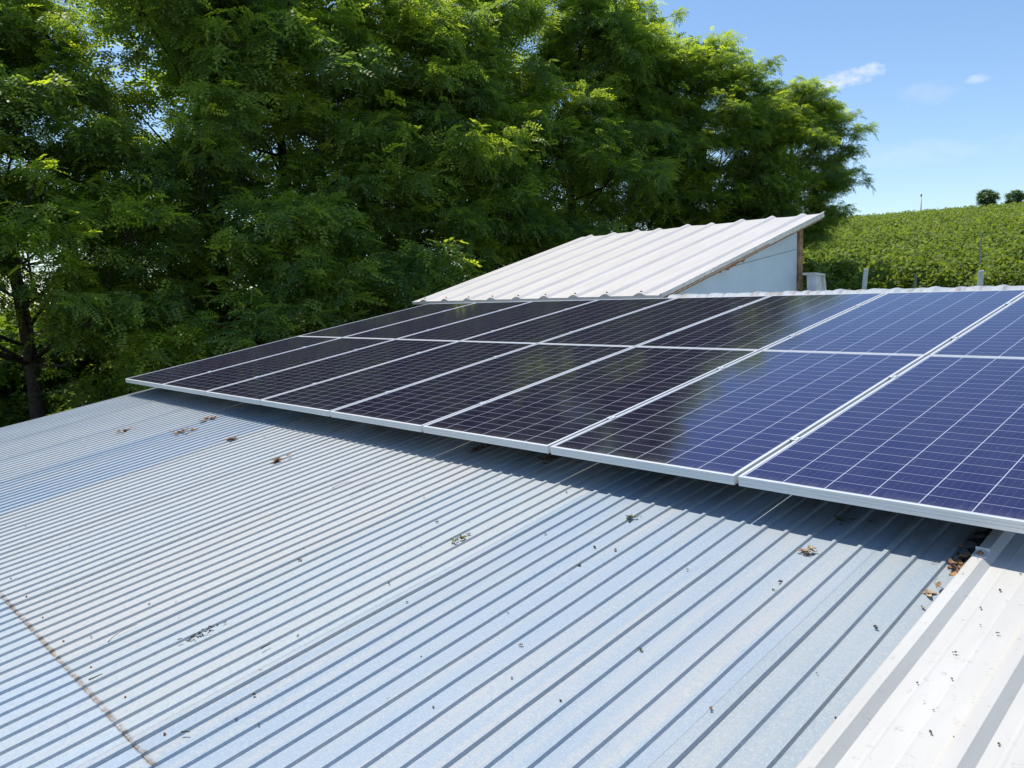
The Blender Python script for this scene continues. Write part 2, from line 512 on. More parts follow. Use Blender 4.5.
# ---------------------------------------------------------------- solar panels
FH = .040
def make_panel():
    root = empty('solar_panel', matrix=ROOF.copy())
    fb = MB()
    w = .012
    fb.box((0, 0, -FH), (PW, w, 0)); fb.box((0, PL-w, -FH), (PW, PL, 0))
    fb.box((0, w, -FH), (w, PL-w, 0)); fb.box((PW-w, w, -FH), (PW, PL-w, 0))
    # grooves along the outer faces read as fine lines
    for z in (-.013, -.026):
        fb.box((.0005, -.0012, z-.0012), (PW-.0005, .0, z+.0012))
    fr = fb.build('frame', M_alu, root)
    gb = MB(); gb.box((w, w, -.0075), (PW-w, PL-w, -.0022))
    gl = gb.build('cell_glass', M_cells, root)
    jb = MB(); jb.box((PW/2-.05, PL/2-.03, -.03), (PW/2+.05, PL/2+.03, -.0085))
    jb.build('junction_box', M_black, root)
    return root
def children(o): return [c for c in bpy.data.objects if c.parent == o]
def copy_tree(o, parent=None):
    c = o.copy(); col.objects.link(c); c.parent = parent
    for ch in children(o): copy_tree(ch, c)
    return c
proto = make_panel()
PITCH = 1.058
ordw = ['first', 'second', 'third', 'fourth', 'fifth', 'sixth', 'seventh', 'eighth']
look = {0: ['very dark, ending in the pointed outer corner', 'dark purple-black', 'dark purple-black', 'dark purple-black', 'dark purple-black', 'dark purple-black',
            'half dark and half blue with sky glare', 'large bright blue'],
        1: ['dark, partly hidden by nothing and meeting the shed eave', 'dark purple-black', 'dark purple-black', 'dark purple-black', 'dark purple-black', 'dark with a blue tinge',
            'dark on its left and blue on its right', 'bright blue']}
CV = (.50, 1.60)
def clamp_mesh():
    b = MB()
    b.box((-.019, -.02, .0005), (.019, .02, .0035))
    b.box((-.0065, -.02, -.03), (.0065, .02, .0005))
    b.tube([(0, 0, .003), (0, 0, .008)], .006, 6)
    return b
panels = []
cm = None
for row in (0, 1):
    for k in range(8):
        o = proto if not panels else copy_tree(proto)
        o.matrix_world = ROOF @ Matrix.Translation((k*PITCH, row*(PL+.008), 0.0006*(k % 2)))
        lead = 'dark' if k < 5 else 'blue'
        if row == 0:
            lab = ['black-looking solar panel at the far left tip of the front row',
                   'dark solar panel, second from the left tip in the front row',
                   'dark solar panel, third from the left tip in the front row',
                   'dark solar panel, fourth from the left tip in the front row',
                   'dark solar panel, fifth from the left tip in the front row',
                   'dark solar panel in the front row beside the half dark half blue one',
                   'front row solar panel half dark and half blue from tree and sky reflections',
                   'largest and nearest blue solar panel, over the white roof in the front row'][k]
        else:
            lab = ['dark solar panel at the far left end of the rear row, beside the trees',
                   'dark solar panel, second from the left in the rear row',
                   'dark solar panel, third from the left in the rear row',
                   'dark solar panel, fourth from the left in the rear row',
                   'dark solar panel, fifth from the left in the rear row',
                   'rear row solar panel, dark left part and blue right part, below the shed post',
                   'wide bright blue solar panel in the rear row below the vineyard',
                   'blue solar panel at the right end of the rear row, cut by the photo edge'][k]
        tag(o, lab, 'solar panel', 'solar panels in two rows on the roof')
        panels.append((row, k, o))
for row, k, o in panels:
    if k == 7: continue
    for cv in CV:
        if cm is None:
            c = clamp_mesh().build('clamp', M_alu, o); cm = c.data
        else:
            c = bpy.data.objects.new('clamp', cm); col.objects.link(c); c.parent = o
        c.location = (PW + .010, cv - (.06 if row else 0), 0)
# end clamps on the left tip
# mounting rails under the panels
ri = 0
rl = ['lower aluminium mounting rail just under the front edge of the front row', 'upper aluminium mounting rail under the front row',
      'lower aluminium mounting rail under the rear row', 'upper aluminium mounting rail under the rear row']
for row in (0, 1):
    for cv in CV:
        v = row*(PL+.008) + cv - (.06 if row else 0)
        e = empty('mounting_rail', matrix=ROOF.copy())
        b = MB(); b.box((-.02, v-.02, -FH-.043), (8.50, v+.02, -FH-.002))
        b.build('rail', M_alu, e)
        for k in range(9):
            b = MB(); uu = .45 + k*.98
            b.box((uu-.02, v+.022, ZB+.008), (uu+.02, v+.028, -FH-.006)); b.box((uu-.02, v+.028, ZB+.008), (uu+.02, v+.07, ZB+.014))
            b.build('foot', M_alu, e)
        tag(e, rl[ri], 'mounting rail', 'rails carrying the solar panels'); ri += 1
# bracket on the first white rib
e = empty('roof_bracket', matrix=ROOF @ Matrix.Translation((8.289, 0.0, WZ+.0215)))
b = MB(); b.box((-.020, -.022, 0), (.022, .022, .004)); b.box((-.020, .018, .004), (.022, .022, .016)); bevel(b.build('plate', M_alu, e), .001)
b = MB(); b.tube([(0, -.003, .004), (0, -.003, .007)], .011, 16); b.tube([(0, -.003, .007), (0, -.003, .013)], .0065, 6); b.build('bolt', M_rust, e)
tag(e, 'small angled metal bracket bolted on the first white rib under the panel edge', 'bracket')

# ---------------------------------------------------------------- the shed
VS = 4.52
shed = empty('shed', matrix=ROOF.copy())
tag(shed, 'shed with pale blue side wall under a steep white ribbed roof, behind the panels', 'shed')
su0, su1 = -.83, 3.80
dv, dz = 4.0, .425
vs0, zs0 = VS, -.075
def SR(u, s, h=0.0):            # point on the shed roof, s 0..1 along the slope
    return (u, vs0 + s*dv - h*dz/dv, zs0 + s*dz + h)
sr = []
sp = (su1-su0-.10)/9
for k in range(9):
    sr.append(su0 + .30 + k*sp)
pr = [(su0, 0)]
for c in sr: pr += [(c-.10, .001), (c-.05, .024), (c-.015, .036), (c+.025, .032), (c+.070, .004)]
pr += [(su1-.04, .0), (su1-.02, .022), (su1, .022)]
b = MB(); n = len(pr); vs = []
NS = 6
ragged = [0]*n
for k in range(NS+1):
    s = k/NS
    for (u, h) in pr:
        sag = -.012*math.sin(math.pi*s)
        vs.append(SR(u, s + (0.012*math.sin(u*5.1) if k == NS else 0), h + sag + .05))
b.add(vs, [(k*n+i, k*n+i+1, (k+1)*n+i+1, (k+1)*n+i) for k in range(NS) for i in range(n-1)])
b.build('roof', M_shedroof, shed, fix=False)
b = MB()      # soffit liner and edges (thickness)
vs = [SR(u, s, h) for s in (0, 1) for u in (su0+.005, su1-.005) for h in (.012, .048)]
b.add(vs, [(0, 1, 3, 2), (4, 6, 7, 5), (0, 2, 6, 4), (1, 5, 7, 3), (0, 4, 5, 1), (2, 3, 7, 6)])
b.build('roof_lining', M_shedroof, shed)
b = MB()      # closure under the ribs along the eave
m_ = len(pr)
b.add([SR(u_, .0015, .046) for (u_, h_) in pr] + [SR(u_, .0015, h_+.0495) for (u_, h_) in pr], [(k, k+1, m_+k+1, m_+k) for k in range(m_-1)])
b.build('eave_filler', M_shedroof, shed, fix=False)
b = MB()      # timber under the right rake
vs = [SR(u, s, h) for s in (.0, .985) for u in (su1-.075, su1-.012) for h in (-.022, .0115)]
b.add(vs, [(0, 1, 3, 2), (4, 6, 7, 5), (0, 2, 6, 4), (1, 5, 7, 3), (0, 4, 5, 1), (2, 3, 7, 6)])
b.build('rake_board', M_wood, shed)
b = MB()
vs = [SR(u, s, h) for s in (.0, .995) for u in (su1-.006, su1+.004) for h in (.004, .0705)]
b.add(vs, [(0, 1, 3, 2), (4, 6, 7, 5), (0, 2, 6, 4), (1, 5, 7, 3), (0, 4, 5, 1), (2, 3, 7, 6)])
b.build('rake_trim', simple('faded_trim', (.82, .74, .64), .6, 0, .15, 20), shed)
# rake stain line
b = MB()
vs = [SR(u, s, h) for s in (.0, .60) for u in (su1+.0045, su1+.006) for h in (.010, .022)]
b.add(vs, [(0, 1, 3, 2), (4, 6, 7, 5), (0, 2, 6, 4), (1, 5, 7, 3), (0, 4, 5, 1), (2, 3, 7, 6)])
b.build('rake_stain', M_foam, shed)
# expanding foam squeezed out under the rake: one ragged bead
rf = random.Random(3)
b = MB(); pts = []; rr = []
for i in range(61):
    q = i/60; s_ = .02 + q*.50
    w = .008 + .014*max(0, math.sin(q*9+.6))*rf.uniform(.3, 1) + (.020*rf.random() if q > .55 else .004)
    pts.append(SR(su1-.10+rf.uniform(-.006, .006), s_, -.018-w*.9)); rr.append(w)
b.tube(pts, rr, 7)
b.build('foam_filler', M_foam, shed)
# rusty screw heads along the eave
for k in range(9):
    b = MB(); u, v, z = SR(sr[k]-.01, .012, .083)
    b.tube([(u, v, z), (u, v, z+.004)], .018, 8); b.tube([(u, v, z+.004), (u, v, z+.014)], .009, 6)
    b.build('screw', M_rust, shed)
# walls (world-plumb, expressed in the roof frame)
def W2R(y, z): return (y*math.cos(TILT)+z*math.sin(TILT), -y*math.sin(TILT)+z*math.cos(TILT))
def R2W(v, z): return (v*math.cos(TILT)-z*math.sin(TILT), v*math.sin(TILT)+z*math.cos(TILT))
uw = su1 - .11
e0 = R2W(*SR(0, .03, -.005)[1:]); e1 = R2W(*SR(0, .850, -.016)[1:])
def wallpoly(u0, u1, name, mat):
    b = MB()
    pts = [W2R(e0[0], GZ-.4), W2R(e1[0], GZ+.1), W2R(e1[0]-.02, e1[1]), W2R(e0[0], e0[1])]
    b.prism(pts, 'x', u0, u1); return b.build(name, mat, shed)
side = wallpoly(uw-.04, uw, 'side_wall', M_panelwall)
wallpoly(su0+.10, su0+.14, 'side_wall', M_panelwall)
b = MB(); b.prism([W2R(e0[0]-.03, GZ), W2R(e0[0]+.02, GZ), W2R(e0[0]+.02, e0[1]-.004), W2R(e0[0]-.03, e0[1]-.012)], 'x', su0+.145, uw-.045); b.build('front_wall', M_panelwall, shed)
# seam across the pale wall
b = MB()
sA = W2R(e0[0]+1.0, 1.02); sB = W2R(e1[0], 1.36)
b.prism([(sA[0], sA[1]), (sB[0], sB[1]), (sB[0], sB[1]+.008), (sA[0], sA[1]+.008)], 'x', uw+.0005, uw+.003)
b.build('seam_strip', simple('grey_joint', (.22, .27, .31), .7), side)
b = MB()
p0 = W2R(e1[0]-.03, GZ-.1); p1 = W2R(e1[0], GZ-.1)
b.prism([W2R(e1[0]+.01, GZ), W2R(e1[0]+.05, GZ), W2R(e1[0]+.05, e1[1]+.01), W2R(e1[0]+.01, e1[1])], 'x', su0+.1, uw-.045)
b.build('rear_wall', M_panelwall, shed)
b = MB()
b.prism([W2R(e1[0]+.052, GZ), W2R(e1[0]+.15, GZ), W2R(e1[0]+.09, e1[1]+.028), W2R(e1[0]-.005, e1[1]+.012)], 'x', uw-.05, uw+.03)
b.build('corner_post', M_wood, shed)

# small white sheet-metal box behind the ridge
bx = empty('metal_box', matrix=ROOF.copy())
b = MB()
vb, zb = 7.70, -.80
b.prism([(vb, zb), (vb+.26, zb), (vb+.20, zb+.40), (vb+.05, zb+.46)], 'x', 3.86, 3.99)
body = b.build('body', simple('grey_sheet', (.66, .67, .68), .6, .2), bx)
b = MB(); b.prism([(vb-.03, zb+.46), (vb+.26, zb+.39), (vb+.26, zb+.42), (vb-.03, zb+.49)], 'x', 3.84, 4.02)
b.build('lid', M_white, bx)
b = MB(); b.prism([(vb+.25, zb-.1), (vb+.30, zb-.1), (vb+.25, zb+.39), (vb+.21, zb+.39)], 'x', 3.992, 4.02)
b.build('leg', M_white, bx)
b = MB(); b.box((3.88, vb, GZ-1.6), (3.97, vb+.3, zb-.005)); b.build('stand', M_wood, bx)
tag(bx, 'small grey metal box with white lid, right of the shed corner post', 'box')

# ---------------------------------------------------------------- foliage library
def rotm(az, tilt, roll):
    ca, sa = np.cos(az), np.sin(az); ct, st = np.cos(tilt), np.sin(tilt); cr, sr_ = np.cos(roll), np.sin(roll)
    Rz = np.array([[ca, -sa, 0], [sa, ca, 0], [0, 0, 1]]); Ry = np.array([[ct, 0, st], [0, 1, 0], [-st, 0, ct]])
    Rx = np.array([[1, 0, 0], [0, cr, -sr_], [0, sr_, cr]])
    return Rz @ Ry @ Rx
def compound_leaf(r, pairs=5, L=.26, lw=.042, ll=.082):
    """robinia leaf: leaflets in pairs on a drooping stalk, along +X"""
    out = []
    for i in range(pairs):
        t = (i+.6)/pairs; x = L*t; z = -L*.35*t*t
        for s in (-1, 1):
            a = s*(1.15 + r.uniform(-.2, .2)); dirx, diry = np.cos(a), np.sin(a)
            dz_ = r.uniform(-.45, .1)
            p0 = np.array([x, 0, z]); d = np.array([dirx, diry, dz_])*ll; q = np.array([-diry, dirx, 0])*lw*.5
            out.append([p0, p0+d*.5+q, p0+d, p0+d*.5-q])
    p0 = np.array([L, 0, -L*.35]); d = np.array([1, 0, -.6])*ll; q = np.array([0, 1, 0])*lw*.5
    out.append([p0, p0+d*.5+q, p0+d, p0+d*.5-q])
    return np.array(out)
def make_spray(r, twigs=8, leaves=6, size=.58, **kw):
    V = []; C = []
    for k in range(twigs):
        a = r.uniform(0, 2*np.pi); e = r.uniform(-.45, 1.25); L = size*r.uniform(.45, 1.1)
        d = np.array([np.cos(a)*np.cos(e), np.sin(a)*np.cos(e), np.sin(e)])
        for j in range(leaves):
            t = (j+.8)/leaves
            p = d*L*t + np.array([0, 0, -.30*L*t*t*1.2])
            aa = a + (1 if j % 2 else -1)*r.uniform(.5, 1.1)*(1-.6*(t > .95))
            R_ = rotm(aa, r.uniform(-.55, .95), r.uniform(-.8, .8))
            lf = compound_leaf(r, **kw)*r.uniform(.8, 1.15)
            V.append(lf @ R_.T + p)
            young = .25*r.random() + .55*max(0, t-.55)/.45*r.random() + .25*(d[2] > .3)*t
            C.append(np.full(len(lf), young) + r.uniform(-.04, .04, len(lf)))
    return np.concatenate(V), np.clip(np.concatenate(C), 0, 1)
rl_ = np.random.default_rng(11)
SPRAYS = [make_spray(rl_) for _ in range(7)]
SPRAYS_S = [make_spray(rl_, twigs=10, leaves=6, size=.6, pairs=3, L=.16, lw=.055, ll=.09) for _ in range(4)]

def crown_mesh(name, centres, outdirs, lib, r, smin=.8, smax=1.35, youth_light=None):
    V = []; C = []
    for i, (c, d) in enumerate(zip(centres, outdirs)):
        v, s = lib[r.integers(len(lib))]
        az_ = r.uniform(0, 2*np.pi)
        R_ = rotm(az_, r.uniform(-.25, .25), r.uniform(-.25, .25))
        sc_ = r.uniform(smin, smax)
        V.append((v*sc_) @ R_.T + c)
        y = 0 if youth_light is None else youth_light[i]
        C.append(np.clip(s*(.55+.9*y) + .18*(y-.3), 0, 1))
    return quads_mesh(name, np.concatenate(V), np.concatenate(C))

def grow_tree(seed, H=10.5, rad=3.3, nl=42, low=1.2, ball=False):
    """trunk, rising limbs, and clumps of sprays spread over the outside of the crown"""
    r = np.random.default_rng(seed); b = MB()
    lean = r.uniform(-.35, .35, 2)
    def trunk_at(t): return np.array([lean[0]*t*t*1.5 + .12*np.sin(t*6+seed), lean[1]*t*t*1.5 + .1*np.cos(t*5+seed), H*.86*t])
    ts = np.linspace(0, 1, 10)
    b.tube([trunk_at(t) for t in ts], [.125*(1-t)**.8+.02 for t in ts], 9)
    cen = []; up = []
    for k in range(nl):
        hh = (k+.5)/nl
        z = low + (H-low)*hh + r.uniform(-.3, .3)
        a = k*2.399 + r.uniform(-.5, .5)
        R_ = rad*1.12*(max(.02, 1-hh**1.6)**.75*(.72+.28*min(1, hh*5)))*r.uniform(.60, 1.15)+.15
        if ball: R_ = rad*np.sqrt(max(.05, 1-(1.85*hh-.85)**2))*r.uniform(.7, 1.08)
        ax = trunk_at(np.clip(z/(H*.86), 0, 1))
        c = np.array([ax[0]+np.cos(a)*R_*.82, ax[1]+np.sin(a)*R_*.82, z])
        p0 = trunk_at(np.clip((z-R_*.75)/(H*.86), .30 if low > 2 else .12, .97))
        pm = (p0+c)/2 + np.array([0, 0, -.12*R_]) + r.uniform(-.15, .15, 3)
        r0 = .040*(1-hh)+.020
        b.tube([p0, pm, c], [r0*(.7 if low > 2 else 1), r0*.5, .014], 6)
        cr = r.uniform(.50, 1.25)
        ns = int(9.5*cr**2)+3
        for q in range(ns):
            v = r.normal(0, 1, 3); v /= np.linalg.norm(v); v[2] = v[2]*.75 + .15
            pe = c + v*cr*r.uniform(.45, 1.0)
            b.tube([c + v*.05, (c+pe)/2 + r.uniform(-.06, .06, 3), pe], [.018, .012, .005], 4, False)
            cen.append(pe); up.append(v[2])
    for k in range(26 if ball or low > 2 else 40):                           # sparser inner and hanging foliage
        a = r.uniform(0, 6.283); rr = rad*r.uniform(.1, .8); z = r.uniform(low if ball or low > 2 else low*.5, H*.85)
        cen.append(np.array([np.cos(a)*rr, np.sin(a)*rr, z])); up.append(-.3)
    return b, np.array(cen), np.array(up), r

tree_lib = []
for seed, H, rad, low, nl in ((1, 10.2, 3.0, .9, 42), (2, 9.8, 2.8, 1.2, 40), (3, 10.6, 3.1, 1.2, 42), (4, 9.4, 3.0, 1.0, 40), (8, 10.8, 3.1, 4.0, 52), (6, 10.2, 3.0, 3.5, 44)):
    tb, cen, out, r = grow_tree(seed, H, rad, nl, low, seed == 8)
    nzz = np.sin(cen[:, 0]*1.9+seed)*np.sin(cen[:, 1]*1.7+2*seed)*1.2 + np.sin(cen[:, 2]*2.1+cen[:, 0])*.5
    youth_light = np.clip(r.normal(.45, .16, len(cen)) + .55*out + .34*nzz, 0, 1.3)  # leaf age plus painted sunlight: clump tops lighter, inner sprays darker
    cm_ = crown_mesh('crown', cen, out, SPRAYS, r, .75, 1.15, youth_light)
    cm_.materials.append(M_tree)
    tree_lib.append((tb, cm_, H))
tmesh = []
def put_tree(kind, x, y, scale, rz, label, sx=1.0):
    tb, cme, H = tree_lib[kind]
    root = empty('locust_tree', (x, y, float(ground_z(x, y))-.1), (0, 0, rz))
    root.scale = (scale*sx, scale*sx, scale)
    if len(tmesh) <= kind or tmesh[kind] is None:
        while len(tmesh) <= kind: tmesh.append(None)
        t = tb.build('trunk', M_bark, root, fix=False); tmesh[kind] = t.data
    else:
        t = bpy.data.objects.new('trunk', tmesh[kind]); col.objects.link(t); t.parent = root
    c = bpy.data.objects.new('crown', cme); col.objects.link(c); c.parent = root
    tag(root, label, 'tree', 'locust trees in a row behind the roofs')
    return root
TREES = [  # kind, x, y, scale, rot, label, spread
    (5, -8.3,  .85, .93, 0.3, 'leftmost tall locust tree with a dark bare trunk showing above the roof edge', 1.15),
    (5, -9.6, -2.2, 1.1, 3.3, 'locust tree half cut off by the left edge of the photo', 1.1),
    (2, -7.4,  4.5, 1.04, 2.1, 'tall locust tree above the left tip of the solar panels', 1.1),
    (3, -7.7,  6.6, 1.22, 4.0, 'broad locust tree with sunlit yellow-green sprays left of the photo middle', 1.15),
    (0, -7.2,  9.2, .98, 5.2, 'locust tree with bright top sprays behind the left eave end of the shed', 1.1),
    (1, -7.3, 11.9, 1.08, 0.8, 'locust tree rising behind the lower half of the shed roof', 1.15),
    (2, -7.0, 14.7, 1.05, 3.3, 'locust tree rising behind the middle of the shed roof', 1.1),
    (3, -6.8, 17.4, 1.08, 1.7, 'locust tree second from the right end of the tree row', .92),
    (4, -5.3, 19.7, .775, 2.6, 'rounded locust tree whose top stands alone against the sky, next to last on the right', 1.2),
    (4, -3.75, 21.0, .66, 5.1, 'lowest locust tree, closing the right end of the row beside the open sky', 1.05),
]
for a in TREES: put_tree(*a)

# bushes: sunlit ones beyond the trees, dark ones beneath them
def bush_mesh(seed, n=60, R_=1.5, H=1.7):
    r = np.random.default_rng(seed); cen = []
    for i in range(n):
        a = r.uniform(0, 6.283); q = np.sqrt(r.random()); z = H*np.sqrt(max(0, 1-q*q*.9))*r.uniform(.35, 1.0)
        cen.append((np.cos(a)*q*R_, np.sin(a)*q*R_, z))
    cen = np.array(cen)
    me = crown_mesh('leaves', cen, cen, SPRAYS_S, r, .8, 1.2, np.clip(r.normal(.5, .3, n), 0, 1))
    return me
bmesh_lib = []
for s in (21, 22):
    me = bush_mesh(s); me.materials.append(M_bush); bmesh_lib.append(me)
stem = MB()
rs = random.Random(5)
for k in range(7):
    a = k*.9; stem.tube([(0, 0, 0), (math.cos(a)*.25, math.sin(a)*.25, .6), (math.cos(a)*.8, math.sin(a)*.8, 1.3)], [.03, .02, .008], 5, False)
stem_me = None
def put_bush(x, y, s, rz, label, kind, sz=1.0, group=None):
    global stem_me
    root = empty('bush', (x, y, float(ground_z(x, y))-.05), (0, 0, rz)); root.scale = (s, s, s*sz)
    if stem_me is None: o = stem.build('stems', M_bark, root, fix=False); stem_me = o.data
    else:
        o = bpy.data.objects.new('stems', stem_me); col.objects.link(o); o.parent = root
    c = bpy.data.objects.new('leaves', bmesh_lib[kind]); col.objects.link(c); c.parent = root
    tag(root, label, 'bush', group)
    return root
k = 0
for (x, y, s) in [(-13.6, -0.2, 1.9), (-11.7, 1.25, 1.35), (-13.9, 2.4, 2.1), (-11.9, 3.0, 1.35), (-12.2, 5.4, 1.5), (-16.5, 6.9, 1.6), (-15.2, 10.4, 1.4), (-17, 13.8, 1.6), (-13.6, 17.5, 1.4)]:
    put_bush(x, y, s, k*1.3, 'sunlit yellow-green bush glimpsed between the trunks beyond the tree row', k % 2, 1.0, 'sunlit bushes beyond the trees'); k += 1
for (x, y, s) in [(-5.6, 6.6, .95), (-5.1, 9.8, 1.0), (-4.8, 13, 1.1), (-4.2, 16.2, 1.2), (-8.4, 7.2, 1.1)]:
    put_bush(x, y, s, k*1.3, 'dark bush in the shade at the foot of the tree row', k % 2, .9, 'shaded bushes under the trees'); k += 1
put_bush(-1.75, 17.6, .8, .4, 'dark leafy bush standing in for low tree foliage, just right of the shed corner post', 0, 1.25)  # bush added for the hanging lower foliage of the last tree

# ---------------------------------------------------------------- vineyard
def at(s, c):
    return (CAM.x + hx*s + hy*c, CAM.y + hy*s - hx*c)
def vine_quads(r, xs, ys, zs, size):
    n = len(xs)
    nrm = r.normal(0, 1, (n, 3)); nrm[:, 2] = np.abs(nrm[:, 2])+.5; nrm /= np.linalg.norm(nrm, axis=1)[:, None]
    t = np.cross(nrm, r.normal(0, 1, (n, 3))); t /= np.linalg.norm(t, axis=1)[:, None]
    b_ = np.cross(nrm, t)
    c = np.stack([xs, ys, zs], -1); s = (size*r.uniform(.6, 1.2, n))[:, None]
    return np.stack([c-t*s*.5, c+b_*s*.45-t*s*.1, c+t*s*.55, c-b_*s*.45-t*s*.1], 1)
def vine_cloud(r, n, length):
    """leaf positions of a stretch of trellised vine: along, across, up"""
    a = r.uniform(0, length, n)
    ph = r.uniform(0, 6.28, 3)
    lump = .5 + .22*np.sin(a*2.1+ph[0]) + .16*np.sin(a*4.7+ph[1]) + .12*np.sin(a*9.3+ph[2])
    top = 1.25 + .62*lump
    z = .45 + (top-.45)*r.beta(1.5, 1.0, n)
    w = .16 + .22*lump
    cshoot = r.random(n) < .06
    z = np.where(cshoot, top + r.uniform(0, .35, n), z)
    y = r.normal(0, 1, n)*w*(.9-.25*(z/top))
    return a, y, z
# front row: separate vines
vine_meshes = []
for s in range(4):
    r = np.random.default_rng(40+s)
    n = 1500
    k_ = r.integers(0, 16, n); ca = r.normal(0, .42, 16); cz = r.uniform(.7, 1.85, 16); cy = r.normal(0, .28, 16)
    a = ca[k_] + r.normal(0, .15, n); z = cz[k_] + r.normal(0, .14, n); y = cy[k_] + r.normal(0, .14, n)
    V = vine_quads(r, a, y, z, np.full(n, .125))
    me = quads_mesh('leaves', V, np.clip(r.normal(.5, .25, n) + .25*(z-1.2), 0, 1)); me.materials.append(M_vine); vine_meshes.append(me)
vtr = MB(); vtr.tube([(0, 0, -.1), (.05, .02, .4), (-.03, 0, .85), (.05, 0, 1.2)], [.035, .03, .025, .015], 6)
vtr_me = None
rowang = math.atan2(-hx, hy)        # row direction: across the view
ra = math.atan2(-hx*1.0, hy)
for ri_, s in enumerate((24.6, 27.1)):
    for i in range(22 if ri_ == 0 else 24):
        c = -7.0 + i*1.05 + ri_*.4
        x, y = at(s + .05*c, c)
        root = empty('grapevine', (x, y, float(ground_z(x, y))), (0, 0, math.atan2(-hx, hy) * 1.0 + .05)); root.scale = (1, 1, 1 + .08*math.sin(i*2.3))
        if vtr_me is None: o = vtr.build('stem', M_bark, root, fix=False); vtr_me = o.data
        else:
            o = bpy.data.objects.new('stem', vtr_me); col.objects.link(o); o.parent = root
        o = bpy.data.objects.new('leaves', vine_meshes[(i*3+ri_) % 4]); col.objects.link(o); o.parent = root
        tag(root, ('leafy grapevine in the nearest vineyard row just beyond the roof ridge' if ri_ == 0 else 'leafy grapevine in the second vineyard row'),
            'grapevine', 'grapevines in the nearest row' if ri_ == 0 else 'grapevines in the second row')
r = np.random.default_rng(77)
VV = []; CC = []
s = 29.6
while s < 176:
    half0, half1 = -.30*s - 2, .42*s + 2
    length = half1-half0
    if s < 48: dens, size = 560, .14
    elif s < 85: dens, size = 280, .20
    else: dens, size = 130, .26
    n = int(dens*length)
    a, yv, z = vine_cloud(r, n, length)
    keep = (np.sin(a*.9+s) + np.sin(a*.37+s*2.1) + .6*np.sin(a*3.3+s*5)) > -1.25
    a, yv, z = a[keep], yv[keep], z[keep]
    c = half0 + a
    x = CAM.x + hx*(s+yv+.05*c) + hy*c; y = CAM.y + hy*(s+yv+.05*c) - hx*c
    gz = ground_z(x, y)
    VV.append(vine_quads(r, x, y, gz+z, np.full(len(x), size)))
    patch = .16*np.sin(c*.5+s*.7) + .14*np.sin(c*.13+s*.21) + .10*np.sin(c*1.9+s) + .10*sstep(30, 120, np.full(len(c), s))  # colour patches, plus paling with distance painted in as haze
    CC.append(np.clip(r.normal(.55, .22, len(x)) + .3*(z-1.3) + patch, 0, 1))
    s += 2.75
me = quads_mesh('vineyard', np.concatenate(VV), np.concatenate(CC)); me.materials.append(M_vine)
o = bpy.data.objects.new('vineyard', me); col.objects.link(o)
tag(o, 'rows of green grapevines merging into one leafy mass up the hillside', 'vineyard', kind='stuff')

# trellis posts
def post(s, c, h, w, lean, label, mat=M_post, sunk=.4):
    x, y = at(s, c); z = float(ground_z(x, y))
    b = MB()
    q = w/2
    vs = []
    for (zz, k) in ((-sunk, 1.0), (h-.02, .92), (h, .80)):
        for (dx, dy) in ((-q, -q), (q, -q), (q, q), (-q, q)): vs.append((dx*k + lean*zz, dy*k, zz))
    b.add(vs, [(0, 3, 2, 1)] + [(k*4+i, k*4+(i+1) % 4, (k+1)*4+(i+1) % 4, (k+1)*4+i) for k in range(2) for i in range(4)] + [(8, 9, 10, 11)])
    o = b.build('trellis_post', mat); o.location = (x, y, z); o.rotation_euler = (0, 0, ra)
    return tag(o, label, 'post', 'trellis posts of the vineyard')
def on_az(az_deg, s):
    """c for a given azimuth at row distance s"""
    return -s*math.tan(math.radians(az_deg) - HD)
post(22.9, on_az(23.2, 22.9), 2.15, .12, .07, 'white leaning concrete post at the vineyard edge, just right of the shed')
post(24.0, on_az(20.15, 24.0), 1.85, .085, .05, 'thin grey post half lost among the vine leaves, between the two white ones', simple('old_post', (.30, .29, .25), .9))
post(22.9, on_az(16.45, 22.9), 2.0, .13, .02, 'short white concrete post at the vineyard edge near the right side')
post(27.0, on_az(16.4, 27.0), 2.55, .038, .0, 'tall thin pole standing among vines behind the short white post', simple('grey_pole', (.48, .46, .42), .9))

# crest: two trees and a mast
for (az_, d, sc_, lab) in ((16.15, 158, 1.0, 'rounded dark green tree on the hill crest, left of the distant pair'),
                           (14.72, 168, .95, 'bluish grey-green tree on the hill crest, right of the distant pair')):
    dirx, diry = -math.sin(math.radians(az_)), math.cos(math.radians(az_))
    x, y = CAM.x + dirx*d, CAM.y + diry*d
    z = float(ground_z(x, y))
    r = np.random.default_rng(int(d)); cen = []
    for i in range(130):
        v = r.normal(0, 1, 3); v /= np.linalg.norm(v); q = r.uniform(.3, 1.15)**.5
        cen.append((v[0]*q*1.7, v[1]*q*1.7, 1.9 + v[2]*q*1.35))
    cen = np.array(cen)
    me = crown_mesh('crown', cen, cen, SPRAYS_S, r, .8, 1.2, np.clip(r.normal(.5, .3, 130), 0, 1)); me.materials.append(M_far)
    root = empty('crest_tree', (x, y, z+1.0)); root.scale = (sc_*.9, sc_*.9, sc_)
    b = MB(); b.tube([(0, 0, -.5), (0, 0, 1), (.1, 0, 2.4)], [.16, .12, .04], 7); b.build('trunk', M_bark, root)
    o = bpy.data.objects.new('crown', me); col.objects.link(o); o.parent = root
    tag(root, lab, 'tree')
d = 185; az_ = 19.75
x, y = CAM.x - math.sin(math.radians(az_))*d, CAM.y + math.cos(math.radians(az_))*d
mr = empty('utility_pole', (x, y, float(ground_z(x, y))))
b = MB(); b.tube([(0, 0, -.5), (0, 0, 6.0)], [.16, .10], 8); b.build('mast', M_post, mr)
b = MB(); b.box((-.12, -.12, 5.2), (.12, .12, 5.7)); b.build('cap', M_wire, mr)
tag(mr, 'lone thin utility pole standing on the hill crest against the sky', 'pole')

